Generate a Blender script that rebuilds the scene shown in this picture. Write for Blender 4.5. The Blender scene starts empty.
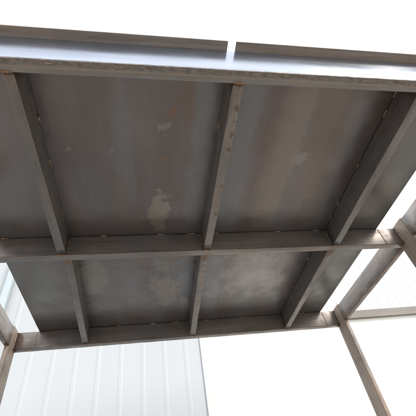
import bpy, bmesh, math, random
from mathutils import Vector, Matrix
random.seed(7)
C = bpy.context.scene
COL = C.collection

# ---------------------------------------------------------------- camera
EYE = 1.5          # eye height above the ground
S = 1.1            # metres per survey unit (beam soffit above the eye)
cd = bpy.data.cameras.new('camera'); cam = bpy.data.objects.new('camera', cd); COL.objects.link(cam)
YAW, PIT, ROL = 0.2507, 0.7893, -0.1934
d = Vector((math.sin(YAW)*math.cos(PIT), math.cos(YAW)*math.cos(PIT), math.sin(PIT)))
rt = Vector((math.cos(YAW), -math.sin(YAW), 0)); up = rt.cross(d)
R_ = rt*math.cos(ROL) + up*math.sin(ROL); U_ = -rt*math.sin(ROL) + up*math.cos(ROL)
m = Matrix((R_, U_, -d)).transposed().to_4x4(); m.translation = Vector((0, 0, EYE))
cam.matrix_world = m
cd.sensor_width = 36; cd.lens = 36*350.3/416; cd.clip_start = 0.02; cd.clip_end = 3000
C.camera = cam

# ---------------------------------------------------------------- light
SUN_EL, SUN_AZ = math.radians(42), math.radians(140)      # azimuth from +Y towards +X
sv = Vector((math.sin(SUN_AZ)*math.cos(SUN_EL), math.cos(SUN_AZ)*math.cos(SUN_EL), math.sin(SUN_EL)))
w = bpy.data.worlds.new('World'); C.world = w; w.use_nodes = True
nt = w.node_tree; nt.nodes.clear()
sky = nt.nodes.new('ShaderNodeTexSky'); sky.sky_type = 'NISHITA'; sky.sun_disc = False
sky.sun_elevation = SUN_EL; sky.sun_rotation = SUN_AZ; sky.dust_density = 4.5; sky.air_density = 1.0; sky.ozone_density = 1.0
bg = nt.nodes.new('ShaderNodeBackground'); bg.inputs['Strength'].default_value = 0.15
wo = nt.nodes.new('ShaderNodeOutputWorld')
# thin bright cloud over the blue: procedural, mixed over the sky texture
tcw = nt.nodes.new('ShaderNodeTexCoord'); mpw = nt.nodes.new('ShaderNodeMapping'); mpw.inputs['Scale'].default_value = (1, 1, 2.5)
nz = nt.nodes.new('ShaderNodeTexNoise'); nz.inputs['Scale'].default_value = 1.6; nz.inputs['Detail'].default_value = 7; nz.inputs['Roughness'].default_value = .5
nt.links.new(tcw.outputs['Generated'], mpw.inputs[0]); nt.links.new(mpw.outputs[0], nz.inputs['Vector'])
mr = nt.nodes.new('ShaderNodeMapRange'); mr.inputs[1].default_value = .3; mr.inputs[2].default_value = .62; mr.inputs[3].default_value = .78; mr.inputs[4].default_value = .97
nt.links.new(nz.outputs['Fac'], mr.inputs[0])
mw = nt.nodes.new('ShaderNodeMix'); mw.data_type = 'RGBA'; mw.inputs[7].default_value = (9.6, 10.0, 10.6, 1)
nt.links.new(mr.outputs[0], mw.inputs[0]); nt.links.new(sky.outputs[0], mw.inputs[6])
nt.links.new(mw.outputs[2], bg.inputs[0]); nt.links.new(bg.outputs[0], wo.inputs[0])
sd = bpy.data.lights.new('sun', 'SUN'); sd.energy = 1.5; sd.angle = math.radians(14); sd.color = (1, 0.95, 0.88)
sun = bpy.data.objects.new('sun', sd); COL.objects.link(sun)
sun.rotation_euler = (-sv).to_track_quat('-Z', 'Y').to_euler(); sun.location = (0, -5, 12)
C.view_settings.view_transform = 'Standard'; C.view_settings.look = 'None'
C.view_settings.exposure = 0.5; C.view_settings.gamma = 1; C.view_settings.use_curve_mapping = False
C.render.engine = 'CYCLES'
C.cycles.max_bounces = 10; C.cycles.diffuse_bounces = 6
C.render.resolution_x = C.render.resolution_y = 1024

# ---------------------------------------------------------------- node helpers
class N:
    def __init__(s, name):
        s.m = bpy.data.materials.new(name); s.m.use_nodes = True; s.t = s.m.node_tree; s.t.nodes.clear()
        s.out = s.n('ShaderNodeOutputMaterial'); s.b = s.n('ShaderNodeBsdfPrincipled'); s.l(s.b.outputs[0], s.out.inputs[0])
        s.tc = s.n('ShaderNodeTexCoord').outputs['Object']
    def n(s, t): return s.t.nodes.new(t)
    def l(s, a, b): s.t.links.new(a, b)
    def put(s, sock, v):
        if hasattr(v, 'is_output'): s.l(v, sock)
        else: sock.default_value = v
    def math(s, op, a, b=0.0, c=0.0, clamp=False):
        x = s.n('ShaderNodeMath'); x.operation = op; x.use_clamp = clamp
        s.put(x.inputs[0], a); s.put(x.inputs[1], b); s.put(x.inputs[2], c); return x.outputs[0]
    def noise(s, scale, detail=4, rough=.55, stretch=(1, 1, 1), off=(0, 0, 0), dist=0):
        mp = s.n('ShaderNodeMapping'); mp.inputs['Scale'].default_value = stretch; mp.inputs['Location'].default_value = off
        s.l(s.tc, mp.inputs[0]); x = s.n('ShaderNodeTexNoise'); x.inputs['Scale'].default_value = scale
        x.inputs['Detail'].default_value = detail; x.inputs['Roughness'].default_value = rough; x.inputs['Distortion'].default_value = dist
        s.l(mp.outputs[0], x.inputs['Vector']); return x.outputs['Fac']
    def ramp(s, v, a, b, lo=0.0, hi=1.0):
        x = s.n('ShaderNodeMapRange'); x.interpolation_type = 'SMOOTHSTEP'
        s.put(x.inputs[0], v); x.inputs[1].default_value = a; x.inputs[2].default_value = b
        x.inputs[3].default_value = lo; x.inputs[4].default_value = hi; return x.outputs[0]
    def mix(s, f, a, b, mode='MIX'):
        x = s.n('ShaderNodeMix'); x.data_type = 'RGBA'; x.blend_type = mode
        s.put(x.inputs[0], f); s.put(x.inputs[6], a); s.put(x.inputs[7], b); return x.outputs[2]
    def sep(s):
        x = s.n('ShaderNodeSeparateXYZ'); s.l(s.tc, x.inputs[0]); return x.outputs
    def bump(s, h, st=.3, dist=.002):
        x = s.n('ShaderNodeBump'); x.inputs['Strength'].default_value = st; x.inputs['Distance'].default_value = dist
        s.l(h, x.inputs['Height']); s.l(x.outputs[0], s.b.inputs['Normal'])
    def set(s, **k):
        for a, v in k.items(): s.put(s.b.inputs[a.replace('_', ' ')], v)
        return s.m
def c(r, g, b): return (r, g, b, 1)

def beam_material(name, tone=1.0, rusty=.5, warm=0.0, gloss=.38, metal=.6, cool=.35, spots=(), under=0.0, ends=1.0):
    n = N(name); X, Y, Z = n.sep()
    k = tone
    base = n.mix(n.ramp(n.noise(5, 3, stretch=(.3, 2, 2)), .3, .72), c(.150*k*(1+warm*.7), .136*k, .126*k*(1-warm*.7)), c(.188*k*(1+warm), .166*k, .152*k*(1-warm)))
    st = n.noise(26, 4, stretch=(.06, 2.2, 2.2))
    base = n.mix(n.ramp(st, .42, .7, 0, .4), base, c(.25*k, .235*k, .225*k))
    dk = n.noise(34, 5, stretch=(.12, 2, 2), off=(3, 1, 7))
    base = n.mix(n.ramp(dk, .5, .72, 0, .55), base, c(.07*k, .065*k, .064*k))
    blue = n.noise(2.3, 2, off=(9, 4, 2)); base = n.mix(n.ramp(blue, .5, .7, 0, cool), base, c(.135*k, .142*k, .150*k))
    r1 = n.noise(11, 8, .7, off=(1, 8, 3)); rm = n.ramp(r1, .70 - .08*rusty, .78 - .06*rusty, 0, .65)
    base = n.mix(rm, base, c(.17, .09, .055))
    edge = n.math('MULTIPLY', n.ramp(Z, .004, .012, 1, 0), n.ramp(Z, .0005, .002, 0, 1)); e2 = n.math('MULTIPLY', edge, n.ramp(n.noise(30, 6, .7, stretch=(.5, 1, 1), off=(4, 4, 4)), .4, .6, 0, .75))
    base = n.mix(e2, base, c(.14, .085, .06))
    endr = n.math('MULTIPLY', n.math('MULTIPLY', n.ramp(X, -.002, -.001, 0, 1), n.ramp(X, .012, .055, 1, 0)), n.ramp(n.noise(35, 6, .7, off=(6, 1, 4)), .42, .58, .15*ends, .8*ends))
    base = n.mix(endr, base, c(.17, .095, .06))
    big = n.noise(4.5, 5, .6, stretch=(.7, 1, 1), off=(15, 2, 6)); base = n.mix(n.ramp(big, .48, .66, 0, .4), base, c(.085*k, .074*k, .068*k))
    if under:      # rust-brown film that also paints in the soffit's weaker light
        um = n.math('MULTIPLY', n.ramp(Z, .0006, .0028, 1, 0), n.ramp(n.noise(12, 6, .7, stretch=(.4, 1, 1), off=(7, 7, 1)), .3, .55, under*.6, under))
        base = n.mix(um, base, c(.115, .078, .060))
    for sx, sr, sw in spots:
        q = n.math('ADD', n.math('DIVIDE', n.math('SUBTRACT', X, sx), sr), n.math('MULTIPLY', n.math('SUBTRACT', n.noise(70, 5, off=(sx*40, 0, 0)), .5), 2.5))
        q2 = n.math('DIVIDE', n.math('ADD', Y, .028), sw); q2 = n.math('ADD', q2, n.math('MULTIPLY', n.math('SUBTRACT', n.noise(60, 5, off=(0, sx*30, 0)), .5), 2.5))
        q = n.math('ADD', n.math('MULTIPLY', q, q), n.math('MULTIPLY', q2, q2)); base = n.mix(n.ramp(q, .3, 1.5, .7, 0), base, c(.105, .060, .042))
    sp = n.noise(120, 2, off=(2, 2, 2)); base = n.mix(n.ramp(sp, .7, .76, 0, .6), base, c(.05, .045, .04))
    rough = n.math('ADD', n.ramp(n.noise(14, 5, off=(5, 0, 1)), .3, .7, gloss-.12, gloss+.14), n.math('MULTIPLY', rm, .3))
    h = n.math('ADD', n.math('MULTIPLY', n.noise(18, 5, stretch=(.25, 1, 1)), 1.0), n.math('MULTIPLY', n.noise(150, 3), .25))
    n.bump(h, .35, .0022)
    return n.set(Base_Color=base, Roughness=rough, Metallic=n.math('SUBTRACT', metal, n.math('MULTIPLY', rm, metal*.9)))

def sheet_material(name):
    n = N(name); X, Y, Z = n.sep()
    wx = n.math('MULTIPLY', n.math('SUBTRACT', n.noise(7, 6, .65), .5), .12)
    wy = n.math('MULTIPLY', n.math('SUBTRACT', n.noise(6, 6, .65, off=(7, 3, 0)), .5), .26)
    wx2 = n.math('MULTIPLY', n.math('SUBTRACT', n.noise(45, 4, .6, off=(2, 3, 0)), .5), .035)
    xs = n.math('ADD', n.math('ADD', X, wx), wx2); ys = n.math('ADD', Y, wy)
    base = n.mix(n.ramp(n.noise(2.2, 3, stretch=(1.6, .7, 1)), .35, .65), c(.134, .118, .112), c(.168, .150, .144))
    base = n.mix(n.ramp(n.noise(3.4, 3, stretch=(2.4, .35, 1), off=(3, 0, 0)), .5, .68, 0, .6), base, c(.162, .158, .160))
    base = n.mix(n.ramp(n.noise(3.0, 4, stretch=(2.6, .35, 1), off=(9, 2, 0)), .52, .7, 0, .7), base, c(.155, .112, .09))
    hx = n.math('MULTIPLY', n.math('SUBTRACT', n.noise(16, 8, .72, off=(12, 3, 0)), .5), .17)
    hy = n.math('MULTIPLY', n.math('SUBTRACT', n.noise(13, 8, .72, off=(1, 13, 0)), .5), .24)
    hxs = n.math('ADD', X, hx); hys = n.math('ADD', Y, hy)
    brk = n.math('MULTIPLY', n.math('SUBTRACT', n.noise(28, 8, .75, stretch=(1, .6, 1), off=(2, 8, 0)), .46), 1.5)
    def stain(base, cx, cy, rx, ry, col, soft=.15, amt=.8, warp=1.0, tilt=0.0):
        px = n.math('SUBTRACT', hxs if warp == 2 else xs, cx); py = n.math('SUBTRACT', hys if warp == 2 else ys, cy)
        if tilt: px = n.math('ADD', px, n.math('MULTIPLY', py, tilt))
        dx = n.math('DIVIDE', px, rx); dy = n.math('DIVIDE', py, ry)
        r = n.math('SQRT', n.math('ADD', n.math('MULTIPLY', dx, dx), n.math('MULTIPLY', dy, dy)))
        if warp == 2: r = n.math('ADD', r, brk)
        return n.mix(n.ramp(r, 1-soft, 1+soft, amt, 0), base, col)
    tan = c(.232, .205, .172); pale = c(.250, .232, .225); brown = c(.138, .106, .096); bluish = c(.170, .172, .178)
    # soft longitudinal colour bands of the mill scale
    for a in ((.11, .80, .055, .60, brown, .7, .4), (.235, .85, .05, .75, bluish, .5, .8), (.40, .95, .07, .6, bluish, .5, .75),
              (.50, .80, .05, .5, brown, .7, .55), (.42, 1.85, .06, .35, bluish, .5, .8), (.49, 1.65, .03, .22, brown, .6, .7),
              (.23, 1.83, .05, .35, bluish, .5, .7), (-.50, .95, .12, .5, pale, .8, .35), (.71, 1.2, .06, .3, bluish, .6, .7),
              (-.61, 1.75, .10, .4, c(.18, .178, .17), .6, .8), (-.42, 1.7, .05, .3, brown, .6, .5), (1.27, 1.5, .14, 1.0, c(.19, .186, .178), .5, .8),
              (.75, .75, .10, .5, c(.175, .135, .115), .6, .6), (-.25, 1.75, .09, .3, c(.16, .15, .14), .7, .6)):
        base = stain(base, *a)
    # patches where the scale has lifted, with crisp edges, and one broad soft pale area
    for a in ((.060, 1.20, .045, .15, tan, .10, .85), (.077, .717, .030, .02, tan, .25, .7), 
              (.69, .86, .035, .03, pale, .3, .6), (-.30, 1.72, .085, .17, tan, .2, .6),
              (.13, 1.90, .07, .17, c(.235, .205, .178), .25, .6), (.05, 1.80, .05, .08, c(.235, .205, .178), .25, .5), (.655, 1.74, .16, .24, c(.27, .25, .24), .6, .9), (.10, 1.62, .07, .08, c(.22, .2, .17), .3, .5),
              (-.08, 1.55, .07, .015, c(.20, .14, .09), .4, .5), (.16, 1.57, .10, .014, c(.17, .12, .08), .4, .6), (-.13, .84, .012, .02, pale, .6, .4),
              (.80, 1.9, .05, .10, pale, .5, .4), (1.22, 1.1, .05, .15, tan, .3, .4)):
        base = stain(base, *a, 2)
    # long lifted strip: crisp on its right side, fading on its left
    ex = n.math('ADD', n.math('ADD', X, n.math('MULTIPLY', n.math('SUBTRACT', n.noise(9, 7, .7, off=(3, 7, 0)), .5), .10)), wx2)
    crisp = n.math('MULTIPLY', n.ramp(ex, .648, .668, 1, 0), n.ramp(ex, .49, .60, 0, 1))
    crisp = n.math('MULTIPLY', crisp, n.math('MULTIPLY', n.ramp(Y, .42, .50, 0, 1), n.ramp(Y, 1.30, 1.38, 1, 0)))
    base = n.mix(n.math('MULTIPLY', crisp, .55), base, tan)
    for a in ((.089, .856, .016, .012, c(.22, .13, .07), .4, .6), (.778, 1.637, .008, .010, c(.24, .17, .08), .3, .6), (.095, .66, .012, .02, c(.2, .1, .05), .5, .6),
              (-.29, .83, .012, .014, c(.28, .2, .17), .5, .7)):
        base = stain(base, *a)
    # thin rust and drip lines
    for cx, cy, rx, ry, am in ((.135, 1.72, .004, .16, .5), (.19, 1.95, .005, .12, .6), (-.18, 1.62, .05, .004, .5), (.03, 1.63, .09, .004, .6), (.50, .75, .004, .1, .4),
                               (.46, 2.02, .004, .12, .5), (.02, 1.78, .03, .004, .5), (-.02, 1.02, .004, .10, .35), (.79, 1.2, .004, .12, .35)):
        base = stain(base, cx, cy, rx, ry, c(.12, .075, .05), .6, am)
    base = n.mix(n.ramp(n.noise(22, 8, .75), .60, .74, 0, .35), base, c(.25, .22, .185))
    base = n.mix(n.ramp(n.noise(16, 8, .75, off=(5, 5, 0)), .58, .78, 0, .35), base, c(.08, .07, .067))
    base = n.mix(n.ramp(n.noise(9, 8, .8, off=(1, 5, 3)), .70, .76, 0, .6), base, c(.20, .10, .05))
    base = n.mix(n.ramp(n.noise(60, 3, stretch=(1, .08, 1), off=(1, 0, 0)), .55, .7, 0, .10), base, c(.22, .21, .2))
    rough = n.ramp(n.noise(8, 6, off=(2, 9, 1)), .3, .7, .26, .44)
    h = n.math('ADD', n.math('MULTIPLY', n.noise(3.5, 3), 3.0), n.math('MULTIPLY', n.noise(70, 4), .12))
    n.bump(h, .22, .004)
    return n.set(Base_Color=base, Roughness=rough, Metallic=.72)

M = {}
M['beam'] = beam_material('mill_scale_steel', 1.15, .3, .05)
M['rusty'] = beam_material('rusty_brown_steel', 1.4, .6, .2, .5, .2, .1)
M['purlin_rusty'] = beam_material('rust_spotted_purlin_steel', 1.0, .6, .07, spots=((.095, .014, .012), (.143, .003, .008), (.201, .018, .009), (.264, .012, .008), (.62, .010, .01), (.45, .008, .006), (.84, .012, .009)))
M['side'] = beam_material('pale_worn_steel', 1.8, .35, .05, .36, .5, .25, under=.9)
M['purlin'] = beam_material('worn_purlin_steel', .95, .4, .03)
n = N('smooth_rolled_steel')
b = n.mix(n.ramp(n.noise(4, 4, stretch=(.5, 1, 3)), .35, .7), c(.28, .31, .375), c(.35, .38, .44))
n.bump(n.noise(6, 3), .05, .003)
M['fascia'] = n.set(Base_Color=b, Roughness=n.ramp(n.noise(9, 5, stretch=(.4, 1, 1)), .3, .7, .15, .23), Metallic=.85)
n = N('rolled_edge_steel'); X, Y, Z = n.sep()
b = n.mix(n.ramp(n.noise(8, 4, stretch=(.3, 3, 3)), .35, .7), c(.15, .135, .122), c(.20, .18, .165))
outer = n.ramp(n.math('ADD', Y, n.math('MULTIPLY', n.math('SUBTRACT', n.noise(30, 5), .5), .006)), .013, .017, 1, 0)
mott = n.mix(n.ramp(n.noise(95, 6, .7, stretch=(.5, 1, 1)), .42, .6), c(.10, .085, .075), c(.185, .155, .13))
mott = n.mix(n.ramp(n.noise(60, 6, .7, off=(5, 5, 5)), .60, .68, 0, .7), mott, c(.24, .12, .05))
b = n.mix(n.math('MULTIPLY', outer, .85), b, mott)
ln = n.math('ABSOLUTE', n.math('SUBTRACT', Y, .0205)); ln = n.math('MULTIPLY', n.ramp(ln, .0006, .002, 1, 0), n.ramp(n.noise(12, 5, stretch=(1, .1, .1), off=(3, 0, 0)), .42, .58, .25, .9))
b = n.mix(ln, b, c(.32, .20, .11))
n.bump(n.noise(90, 4, stretch=(.4, 1, 1)), .4, .002)
M['flange'] = n.set(Base_Color=b, Roughness=.5, Metallic=.25)
M['cover'] = beam_material('reddish_grey_steel', 1.2, -1.0, .16, .5, .15, .1, ends=0)
M['sheet'] = sheet_material('stained_steel_sheet')
n = N('weld_metal'); M['weld'] = n.set(Base_Color=n.mix(n.ramp(n.noise(60, 4), .4, .6), c(.30, .25, .19), c(.17, .09, .05)), Roughness=.45, Metallic=.5)
n.bump(n.noise(160, 3), .6, .002)
n = N('rusted_weld'); M['rweld'] = n.set(Base_Color=n.mix(n.ramp(n.noise(80, 4), .4, .6), c(.25, .13, .06), c(.15, .09, .055)), Roughness=.6, Metallic=.2)
n.bump(n.noise(160, 3), .6, .002)
n = N('mark_grey'); M['mark'] = n.set(Base_Color=c(.12, .108, .10), Roughness=.6)
def cladding(name, col, col2):
    n = N(name)
    b = n.mix(n.ramp(n.noise(1.3, 4, stretch=(3, 1, .4)), .35, .7, 0, .6), col, col2)
    b = n.mix(n.ramp(n.noise(30, 6, .7, stretch=(1, 1, .3)), .62, .8, 0, .4), b, c(.45, .44, .40))
    n.bump(n.noise(4, 3), .12, .004)
    return n.set(Base_Color=b, Roughness=.38)
M['clad_l'] = cladding('blue_white_cladding', c(.455, .473, .482), c(.443, .460, .468))
M['clad_r'] = cladding('white_cladding', c(.58, .582, .59), c(.565, .57, .578))
M['pipe'] = cladding('pale_blue_painted_metal', c(.44, .50, .53), c(.41, .47, .50))
M['greytrim'] = cladding('grey_painted_metal', c(.46, .47, .49), c(.44, .45, .47))
n = N('cream_render'); b = n.mix(n.ramp(n.noise(2, 5), .3, .7), c(.67, .66, .61), c(.705, .695, .65)); n.bump(n.noise(90, 5), .3, .003)
M['cream'] = n.set(Base_Color=b, Roughness=.85)
n = N('taupe_painted_metal'); b = n.mix(n.ramp(n.noise(6, 5, stretch=(.2, 1, 1)), .3, .7), c(.17, .15, .122), c(.215, .19, .158)); n.bump(n.noise(20, 3), .2, .002)
M['taupe'] = n.set(Base_Color=b, Roughness=.5)
n = N('pale_concrete')
b = n.mix(n.ramp(n.noise(.7, 6), .35, .65), c(.34, .32, .29), c(.42, .40, .37)); b = n.mix(n.ramp(n.noise(14, 8, .7), .5, .7, 0, .5), b, c(.26, .25, .23))
n.bump(n.noise(40, 5), .4, .004); M['concrete'] = n.set(Base_Color=b, Roughness=.85)
n = N('dark_roof_metal'); M['roof'] = n.set(Base_Color=n.mix(n.noise(3, 4), c(.25, .26, .27), c(.32, .32, .33)), Roughness=.5)

# ---------------------------------------------------------------- geometry helpers
def link(name, bm, mat, parent=None, loc=None, smooth=False):
    me = bpy.data.meshes.new(name); bm.normal_update(); bm.to_mesh(me); bm.free()
    me.materials.append(mat)
    if smooth:
        for p in me.polygons: p.use_smooth = True
    o = bpy.data.objects.new(name, me); COL.objects.link(o)
    if parent is not None: o.parent = parent
    if loc is not None: o.location = loc
    return o
def tag(o, label=None, cat=None, group=None, kind=None):
    for k, v in (('label', label), ('category', cat), ('group', group), ('kind', kind)):
        if v: o[k] = v
    return o
def empty(name, loc=(0, 0, 0)):
    o = bpy.data.objects.new(name, None); COL.objects.link(o); o.location = loc; return o
def box(bm, x0, x1, y0, y1, z0, z1):
    vs = [bm.verts.new(p) for p in ((x0,y0,z0),(x1,y0,z0),(x1,y1,z0),(x0,y1,z0),(x0,y0,z1),(x1,y0,z1),(x1,y1,z1),(x0,y1,z1))]
    for f in ((3,2,1,0),(4,5,6,7),(0,1,5,4),(1,2,6,5),(2,3,7,6),(3,0,4,7)): bm.faces.new([vs[i] for i in f])
def bevel(bm, w, seg=3):
    bmesh.ops.bevel(bm, geom=list(bm.edges), offset=w, segments=seg, affect='EDGES', profile=.5, clamp_overlap=True)
SL, YM = 0.0232, 1.2307
def P(x, y, z=0.0, slope=True):            # survey units -> metres; z is measured from the beam soffit
    zz = 1 + z + (SL*(y-YM) if slope else 0)
    return Vector((x*S, y*S, EYE + zz*S))

H, W = .1063, .0352
root = empty('steel_canopy', (0, 0, 0))
tag(root, 'unpainted rusty steel canopy frame with flat sheet roof, overhead on posts', 'canopy')

def tube(name, a, b, wdt, hgt, mat, side=1, bev=.0035, par=None, wob=.0012):
    """Rectangular section from a to b (bottom inner edge); its width goes to the left (side=1) or right (-1) of a->b."""
    a, b = Vector(a), Vector(b); L = (b-a).length
    bm = bmesh.new(); ya, yb = (0, wdt) if side == 1 else (-wdt, 0)
    ns = max(2, int(L/.06)); rings = []
    prof = []
    r = bev
    for (cy, cz, a0) in ((ya+r, r, 180), (yb-r, r, 270), (yb-r, hgt-r, 0), (ya+r, hgt-r, 90)):
        for t in (0, 22.5, 45, 67.5, 90):
            q = math.radians(a0+t); prof.append((cy+r*math.cos(q), cz+r*math.sin(q)))
    for i in range(ns+1):
        x = L*i/ns; oy = random.uniform(-wob, wob)*.5 if 0 < i < ns else 0; oz = random.uniform(-wob, wob)*.5 if 0 < i < ns else 0
        rings.append([bm.verts.new((x, y+oy, z+oz)) for y, z in prof])
    k = len(prof)
    for i in range(ns):
        for j in range(k):
            bm.faces.new((rings[i][j], rings[i+1][j], rings[i+1][(j+1) % k], rings[i][(j+1) % k]))
    bm.faces.new(rings[0]); bm.faces.new(list(reversed(rings[-1])))
    bmesh.ops.recalc_face_normals(bm, faces=bm.faces)
    o = link(name, bm, mat, par or root, smooth=False)
    for p in o.data.polygons: p.use_smooth = len(p.vertices) == 4
    x = (b-a).normalized(); upv = Vector((0, 0, 1)) if abs(x.z) < .9 else Vector((0, 1, 0))
    y = upv.cross(x).normalized(); z = x.cross(y)
    mm = Matrix((x, y, z)).transposed().to_4x4(); mm.translation = a; o.matrix_local = mm
    return o
def bead(a, b, r=.0045, mat='weld', parent=None, name='weld_bead', lump=.35):
    """A rippled weld bead between two points."""
    a, b = Vector(a), Vector(b); L = (b-a).length; n_ = max(5, int(L/.004)); bm = bmesh.new()
    x = (b-a).normalized(); y = (Vector((0, 0, 1)) if abs(x.z) < .9 else Vector((0, 1, 0))).cross(x).normalized(); z = x.cross(y)
    rings = []
    for i in range(n_+1):
        t = i/n_; e = min(1, 4*min(t, 1-t)+.25); rr = r*e*(1+lump*math.sin(i*2.1)*.5+random.uniform(-lump, lump)*.5)
        cc = a + (b-a)*t + (y*random.uniform(-1, 1) + z*random.uniform(-1, 1))*r*.2
        rings.append([bm.verts.new(cc + (y*math.cos(q*math.pi/4) + z*math.sin(q*math.pi/4))*rr) for q in range(8)])
    for i in range(n_):
        for j in range(8): bm.faces.new((rings[i][j], rings[i+1][j], rings[i+1][(j+1) % 8], rings[i][(j+1) % 8]))
    bm.faces.new(rings[0]); bm.faces.new(list(reversed(rings[-1]))); bmesh.ops.recalc_face_normals(bm, faces=bm.faces)
    o = link(name, bm, M[mat], parent or root, smooth=True)
    return o

# ---------------------------------------------------------------- setting: ground
bm = bmesh.new(); vs = [bm.verts.new(p) for p in ((-400, -400, 0), (400, -400, 0), (400, 400, 0), (-400, 400, 0))]; bm.faces.new(vs)
tag(link('ground', bm, M['concrete']), kind='structure')

# ---------------------------------------------------------------- buildings behind
def ribbed(name, x0, x1, y, z0, z1, phase, mat, parent, pitch=.2, rib=.024, dep=.004, thick=.05):
    """Profiled cladding facing -Y with slim raised ribs."""
    pts = [(x0, y)]
    k = math.ceil((x0-phase)/pitch); x = phase+k*pitch
    while x < x1-.03:
        if x-rib > x0:
            pts += [(x-rib*.9, y), (x-rib*.45, y-dep), (x+rib*.45, y-dep), (x+rib*.9, y)]
        x += pitch
    pts.append((x1, y)); pts += [(x1, y+thick), (x0, y+thick)]
    bm = bmesh.new(); lo = [bm.verts.new((p[0], p[1], z0)) for p in pts]; hi = [bm.verts.new((p[0], p[1], z1)) for p in pts]
    for i in range(len(pts)):
        j = (i+1) % len(pts); bm.faces.new((lo[i], lo[j], hi[j], hi[i]))
    bm.faces.new(list(reversed(lo))); bm.faces.new(hi); bmesh.ops.recalc_face_normals(bm, faces=bm.faces)
    return link(name, bm, mat, parent)
def bxp(name, dims, mat, parent, bev=.003):
    bm = bmesh.new(); box(bm, *dims); bevel(bm, bev, 2); return link(name, bm, mat, parent)

# nearer shed on the left, pale blue-white profiled cladding
LX0, LX1, LY = -6.0, .497, 3.3
shed = tag(empty('clad_shed', (-2.5, LY, 0)), 'pale bluish white ribbed metal shed wall, behind the left side of the canopy', 'building')
def into(o, root_):                      # keep world position while parenting to an offset empty
    o.parent = root_; o.location = o.location - root_.location; return o
TOPL = 2.62+1.5-1.5+.30
into(ribbed('wall_cladding', LX0, LX1, LY, .15, 4.30, -.045, M['clad_l'], None), shed)
into(bxp('plinth', (LX0, LX1, LY+.01, LY+.25, 0, .148), M['concrete'], None), shed)
into(bxp('corner_trim', (LX1+.001, LX1+.009, LY-.014, LY+4.0, .10, 4.31), M['greytrim'], None), shed)
into(bxp('roof', (LX0-.05, LX1+.03, LY-.03, LY+1.2, 4.312, 4.35), M['roof'], None), shed)

# farther building to the right, cream wall with ribbed white cladding above a taupe rail
RY = 4.95
hall = tag(empty('cream_building', (3, RY, 0)), 'cream walled building with white ribbed upper cladding, behind the right side of the canopy', 'building')
ZT0, ZT1 = 3.978, 4.110
into(bxp('rendered_wall', (-3.0, 12.0, RY, RY+.25, 0, ZT0+.01), M['cream'], None), hall)
into(bxp('ledge_rail', (-3.05, 12.05, RY-.05, RY-.002, ZT0, ZT1), M['taupe'], None), hall)
into(ribbed('wall_cladding', -3.0, 12.0, RY+.02, ZT1+.002, 5.70, .07, M['clad_r'], None, pitch=.193, rib=.013, dep=.006), hall)
into(bxp('roof', (-3.1, 12.1, RY-.03, RY+6, 5.702, 5.75), M['roof'], None), hall)

# downpipe on the shed wall, seen through the left gap
dp = tag(empty('downpipe', (-1.40, LY-.05, 0)), 'pale blue square downpipe on the white ribbed wall, seen left of the roof sheet', 'downpipe')
bm = bmesh.new(); box(bm, -.032, .032, -.025, .03, 0, 4.26); bevel(bm, .008, 3); link('pipe', bm, M['pipe'], dp)
for z in (.6, 2.0, 3.2):
    bm = bmesh.new(); box(bm, -.046, .046, -.028, .046, z-.015, z+.015); bevel(bm, .003, 2); link('bracket', bm, M['greytrim'], dp)

# ---------------------------------------------------------------- canopy: cross beams
YN, YF = .3969, 2.0989
XL, XR = -.7684, 1.2927
w_, h_ = W*S, H*S
near = None
mid = tube('cross_beam', P(XL, YM), P(XR, YM), w_, h_, M['beam'])
far = tube('cross_beam', P(XL, YF), P(XR, YF), w_, h_, M['beam'])
# near edge beam: deep smooth channel facing out, with its top flange cut into two lengths
HN = .158
bm = bmesh.new()
a = P(XL, YN); b = P(XR, YN); L = (b-a).length; t = .006
fas = tube('fascia_channel', P(XL, YN+W-.006/S, 0) , P(XR, YN+W-.006/S, 0), .0055, HN*S-.004, M['fascia'], 1, .001) if False else None
ny = P(0, YN); 
bm = bmesh.new(); box(bm, 0, L, 0, .006, .008, HN*S); web = link('edge_web', bm, M['fascia'], root); web.location = a
bm = bmesh.new(); box(bm, 0, L, -.003, w_, 0, .0075)
bmesh.ops.subdivide_edges(bm, edges=[e for e in bm.edges if abs(e.verts[0].co.x-e.verts[1].co.x) > .1], cuts=160)
for v in bm.verts:
    if v.co.y < 0: v.co.y += random.uniform(-.0005, .0005); v.co.z += random.uniform(-.0003, .0003)
fl = link('edge_flange', bm, M['flange'], root); fl.location = a
bm = bmesh.new(); box(bm, 0, L, w_-.006, w_, .008, h_-.001); o = link('edge_inner_web', bm, M['beam'], root); o.location = a
GX0, GX1 = .2634, .2895
YO = .3665
for (xa, xb) in ((XL-.02, GX0), (GX1, XR+.02)):
    bm = bmesh.new(); box(bm, xa*S, xb*S, YO*S, (YN+W)*S, 0, .005); bevel(bm, .001, 2)
    o = link('top_flange', bm, M['cover'], root); o.location = (0, 0, P(0, YN, HN).z+.0005)
# rolled edge line of rust and weld under the near flange
for k in range(46):
    x0 = XL + .02 + (XR-XL-.06)*k/46 + random.uniform(0, .01); ln = random.uniform(.012, .035)
    if random.random() < .22:
        bead(P(x0, YN+.006+random.uniform(-.001, .001), -.0005), P(min(x0+ln, XR), YN+.0065, -.0005), random.uniform(.0012, .0021), 'rweld' if random.random() < .3 else 'weld', fl and root, 'weld_bead')

# ---------------------------------------------------------------- side beams
ws = .030*S
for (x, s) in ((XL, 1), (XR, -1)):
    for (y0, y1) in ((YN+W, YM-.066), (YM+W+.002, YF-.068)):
        tube('side_beam', P(x, y0, .001), P(x, y1, .001), ws, h_+.004, M['side'], s)

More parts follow.
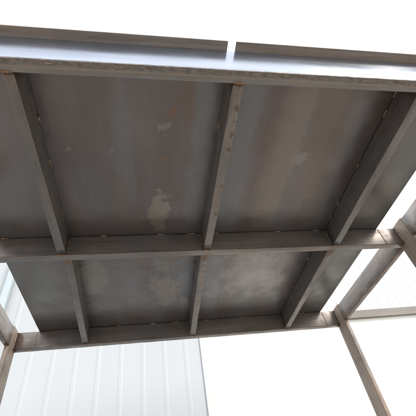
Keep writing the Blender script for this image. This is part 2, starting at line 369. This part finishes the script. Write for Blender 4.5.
# ---------------------------------------------------------------- purlins
wp = .0342*S
PU = {'l': (-.343, -.3367, -.3189, -.3502, 1), 'c': (.261, .2554, .2463, .2631, -1), 'r': (.8889, .8949, .8839, .893, -1)}
for k, (a0, a1, a2, a3, s) in PU.items():
    tube('purlin', P(a0, YN+W, .003), P(a1, YM-.0005, .003), wp, h_-.0035, M['purlin_rusty' if k == 'c' else 'purlin'], s)
    tube('purlin', P(a2, YM+W+.0005, .003), P(a3, YF-.0005, .003), wp, h_-.0035, M['purlin_rusty' if k == 'c' else 'purlin'], s)

# ---------------------------------------------------------------- roof sheets
XEL, XER = -.645, 1.1881
def sheet(x0, x1, y0, y1):
    nx = max(2, int((x1-x0)*S/.05)); ny_ = max(2, int((y1-y0)*S/.05)); bm = bmesh.new()
    g = {}
    for lvl in (0, 1):
        for i in range(nx+1):
            for j in range(ny_+1):
                X = x0+(x1-x0)*i/nx; Y = y0+(y1-y0)*j/ny_; p = P(X, Y, H)
                bays = ((-.645, -.33), (-.33, .26), (.26, .89), (.89, 1.1881)); bx_ = next((q for q in bays if X <= q[1]+1e-6), bays[-1])
                by_ = (YN+W, YM) if Y < YM else (YM, YF); u = min(1, max(0, (X-bx_[0])/(bx_[1]-bx_[0]))); v = min(1, max(0, (Y-by_[0])/(by_[1]-by_[0])))
                sag = -.0035*math.sin(math.pi*u)**2*math.sin(math.pi*v)**2*math.sin(X*7.3+Y*4.1+1)
                g[lvl, i, j] = bm.verts.new((p.x, p.y, p.z+.0022+sag+lvl*.004))
    for i in range(nx):
        for j in range(ny_):
            bm.faces.new((g[0,i,j], g[0,i,j+1], g[0,i+1,j+1], g[0,i+1,j])); bm.faces.new((g[1,i,j], g[1,i+1,j], g[1,i+1,j+1], g[1,i,j+1]))
    for i in range(nx):
        for j in (0, ny_): bm.faces.new((g[0,i,j], g[0,i+1,j], g[1,i+1,j], g[1,i,j]))
    for j in range(ny_):
        for i in (0, nx): bm.faces.new((g[0,i,j], g[0,i,j+1], g[1,i,j+1], g[1,i,j]))
    bmesh.ops.recalc_face_normals(bm, faces=bm.faces)
    o = link('roof_sheet', bm, M['sheet'], root, smooth=True); o.data.set_sharp_from_angle(angle=math.radians(30)); return o
ys0, ys1 = YN+W+.001, YF+W
sheet(XEL, .2640, ys0, ys1); sheet(.2652, XER, ys0, ys1)

# ---------------------------------------------------------------- posts
pw, y_a = .027, -.068
for (x, s) in ((XL, -1), (XR, 1)):
    for yb in (YN+.10, YM, YF):
        y0, y1 = yb+y_a, yb+W+.002
        zt = P(0, yb, H).z + .012
        bm = bmesh.new(); x0, x1 = sorted((x*S, x*S+s*pw*S))
        if yb < 1: y0, y1 = YN+W+.002, YN+W+.09
        box(bm, -(x1-x0)/2, (x1-x0)/2, -(y1-y0)*S/2, (y1-y0)*S/2, 0.008, zt)
        long = [e for e in bm.edges if abs(e.verts[0].co.z-e.verts[1].co.z) > .5]
        bmesh.ops.bevel(bm, geom=long, offset=.004, segments=4, affect='EDGES')
        # lay the section along local x so the streaks run up the post
        mm = Matrix(((0,0,1,0),(0,1,0,0),(-1,0,0,0),(0,0,0,1)))
        bmesh.ops.transform(bm, matrix=mm, verts=bm.verts)
        o = link('post', bm, M['rusty'], root)
        o.matrix_local = Matrix.Translation(((x0+x1)/2, (y0+y1)/2*S, 0)) @ mm.inverted()
        bm = bmesh.new(); box(bm, (x0+x1)/2-.08, (x0+x1)/2+.08, (y0+y1)/2*S-.09, (y0+y1)/2*S+.09, 0.0, .0078); bevel(bm, .001, 1)
        link('base_plate', bm, M['rusty'], root)
        if yb > 1:   # vertical weld where the cross beam butts the post
            bead(P(x-s*.0015, yb-.001, .006), P(x-s*.0015, yb-.001, H-.002), .0032, 'weld')
            bead(P(x-s*.001, yb, -.0005), P(x-s*.001, yb+W, -.0005), .004, 'rweld')
            bead(P(x+s*.004, yb+y_a-.001, -.000), P(x+s*pw, yb+y_a-.001, -.000), .0045, 'rweld')

# ---------------------------------------------------------------- welds
for k, (a0, a1, a2, a3, s) in PU.items():
    e = -s*.0342
    # purlin ends at beams, soffit side
    bead(P(a0, YN+W-.001, -.001), P(a0+e, YN+W-.001, -.001), .005, 'rweld')
    bead(P(a1, YM-.002, .001), P(a1+e, YM-.002, .001), .0048, 'rweld')
    bead(P(a2, YM+W+.002, .001), P(a2+e, YM+W+.002, .001), .0048, 'rweld')
    bead(P(a3, YF-.002, .001), P(a3+e, YF-.002, .001), .0035, 'weld')
    # vertical welds in the corners
    bead(P(a1+s*.0015, YM-.0015, .004), P(a1+s*.0015, YM-.0015, H-.004), .0032, 'weld')
    bead(P(a3+s*.0015, YF-.0015, .004), P(a3+s*.0015, YF-.0015, H-.004), .003, 'weld')
def stitch(x0, x1, y, off=-.0015, r=.0032):
    bead(P(x0, y+off, H-.0015), P(x1, y+off, H-.0015), r, 'weld')
for x in (-.62, -.41, -.21, .045, .19, .30, .62, .83): stitch(x, x+random.uniform(.03, .045), YM)
for x in (-.42, -.20, .02, .155, .36, .60, 1.02): stitch(x, x+random.uniform(.035, .05), YF)
def stitchp(x, y0, y1, s): bead(P(x+s*.0015, y0, H-.0015), P(x+s*.0015, y1, H-.0015), .003, 'weld')
for y in (.62, .93): stitchp(PU['c'][0], y, y+.035, -1)
for y in (.47, .55, .80, 1.02, 1.12): stitchp(PU['r'][0]+.001, y, y+.035, -1)
for y in (.62, .80, 1.05): stitchp(PU['l'][0]+.002, y, y+.035, 1)
for y in (1.45, 1.80): stitchp(PU['c'][2], y, y+.035, -1); stitchp(PU['l'][2], y, y+.035, 1); stitchp(PU['r'][2], y, y+.035, -1)
# splice welds where the cross beams pass the sheet edges
for (x, y) in ((XER+.004, YM), (XEL-.004, YF), (XER+.01, YF)):
    bead(P(x, y-.001, .002), P(x-.004, y-.001, H-.002), .0018, 'weld', lump=.9)
# grey marks on the far beam near the right post
for x in (1.163, 1.172, 1.205):
    bead(P(x, YF-.0006, .030), P(x+random.uniform(-.004, .004), YF-.0006, .048), .0009, 'mark', None, 'scuff_mark')
bpy.context.view_layer.update()
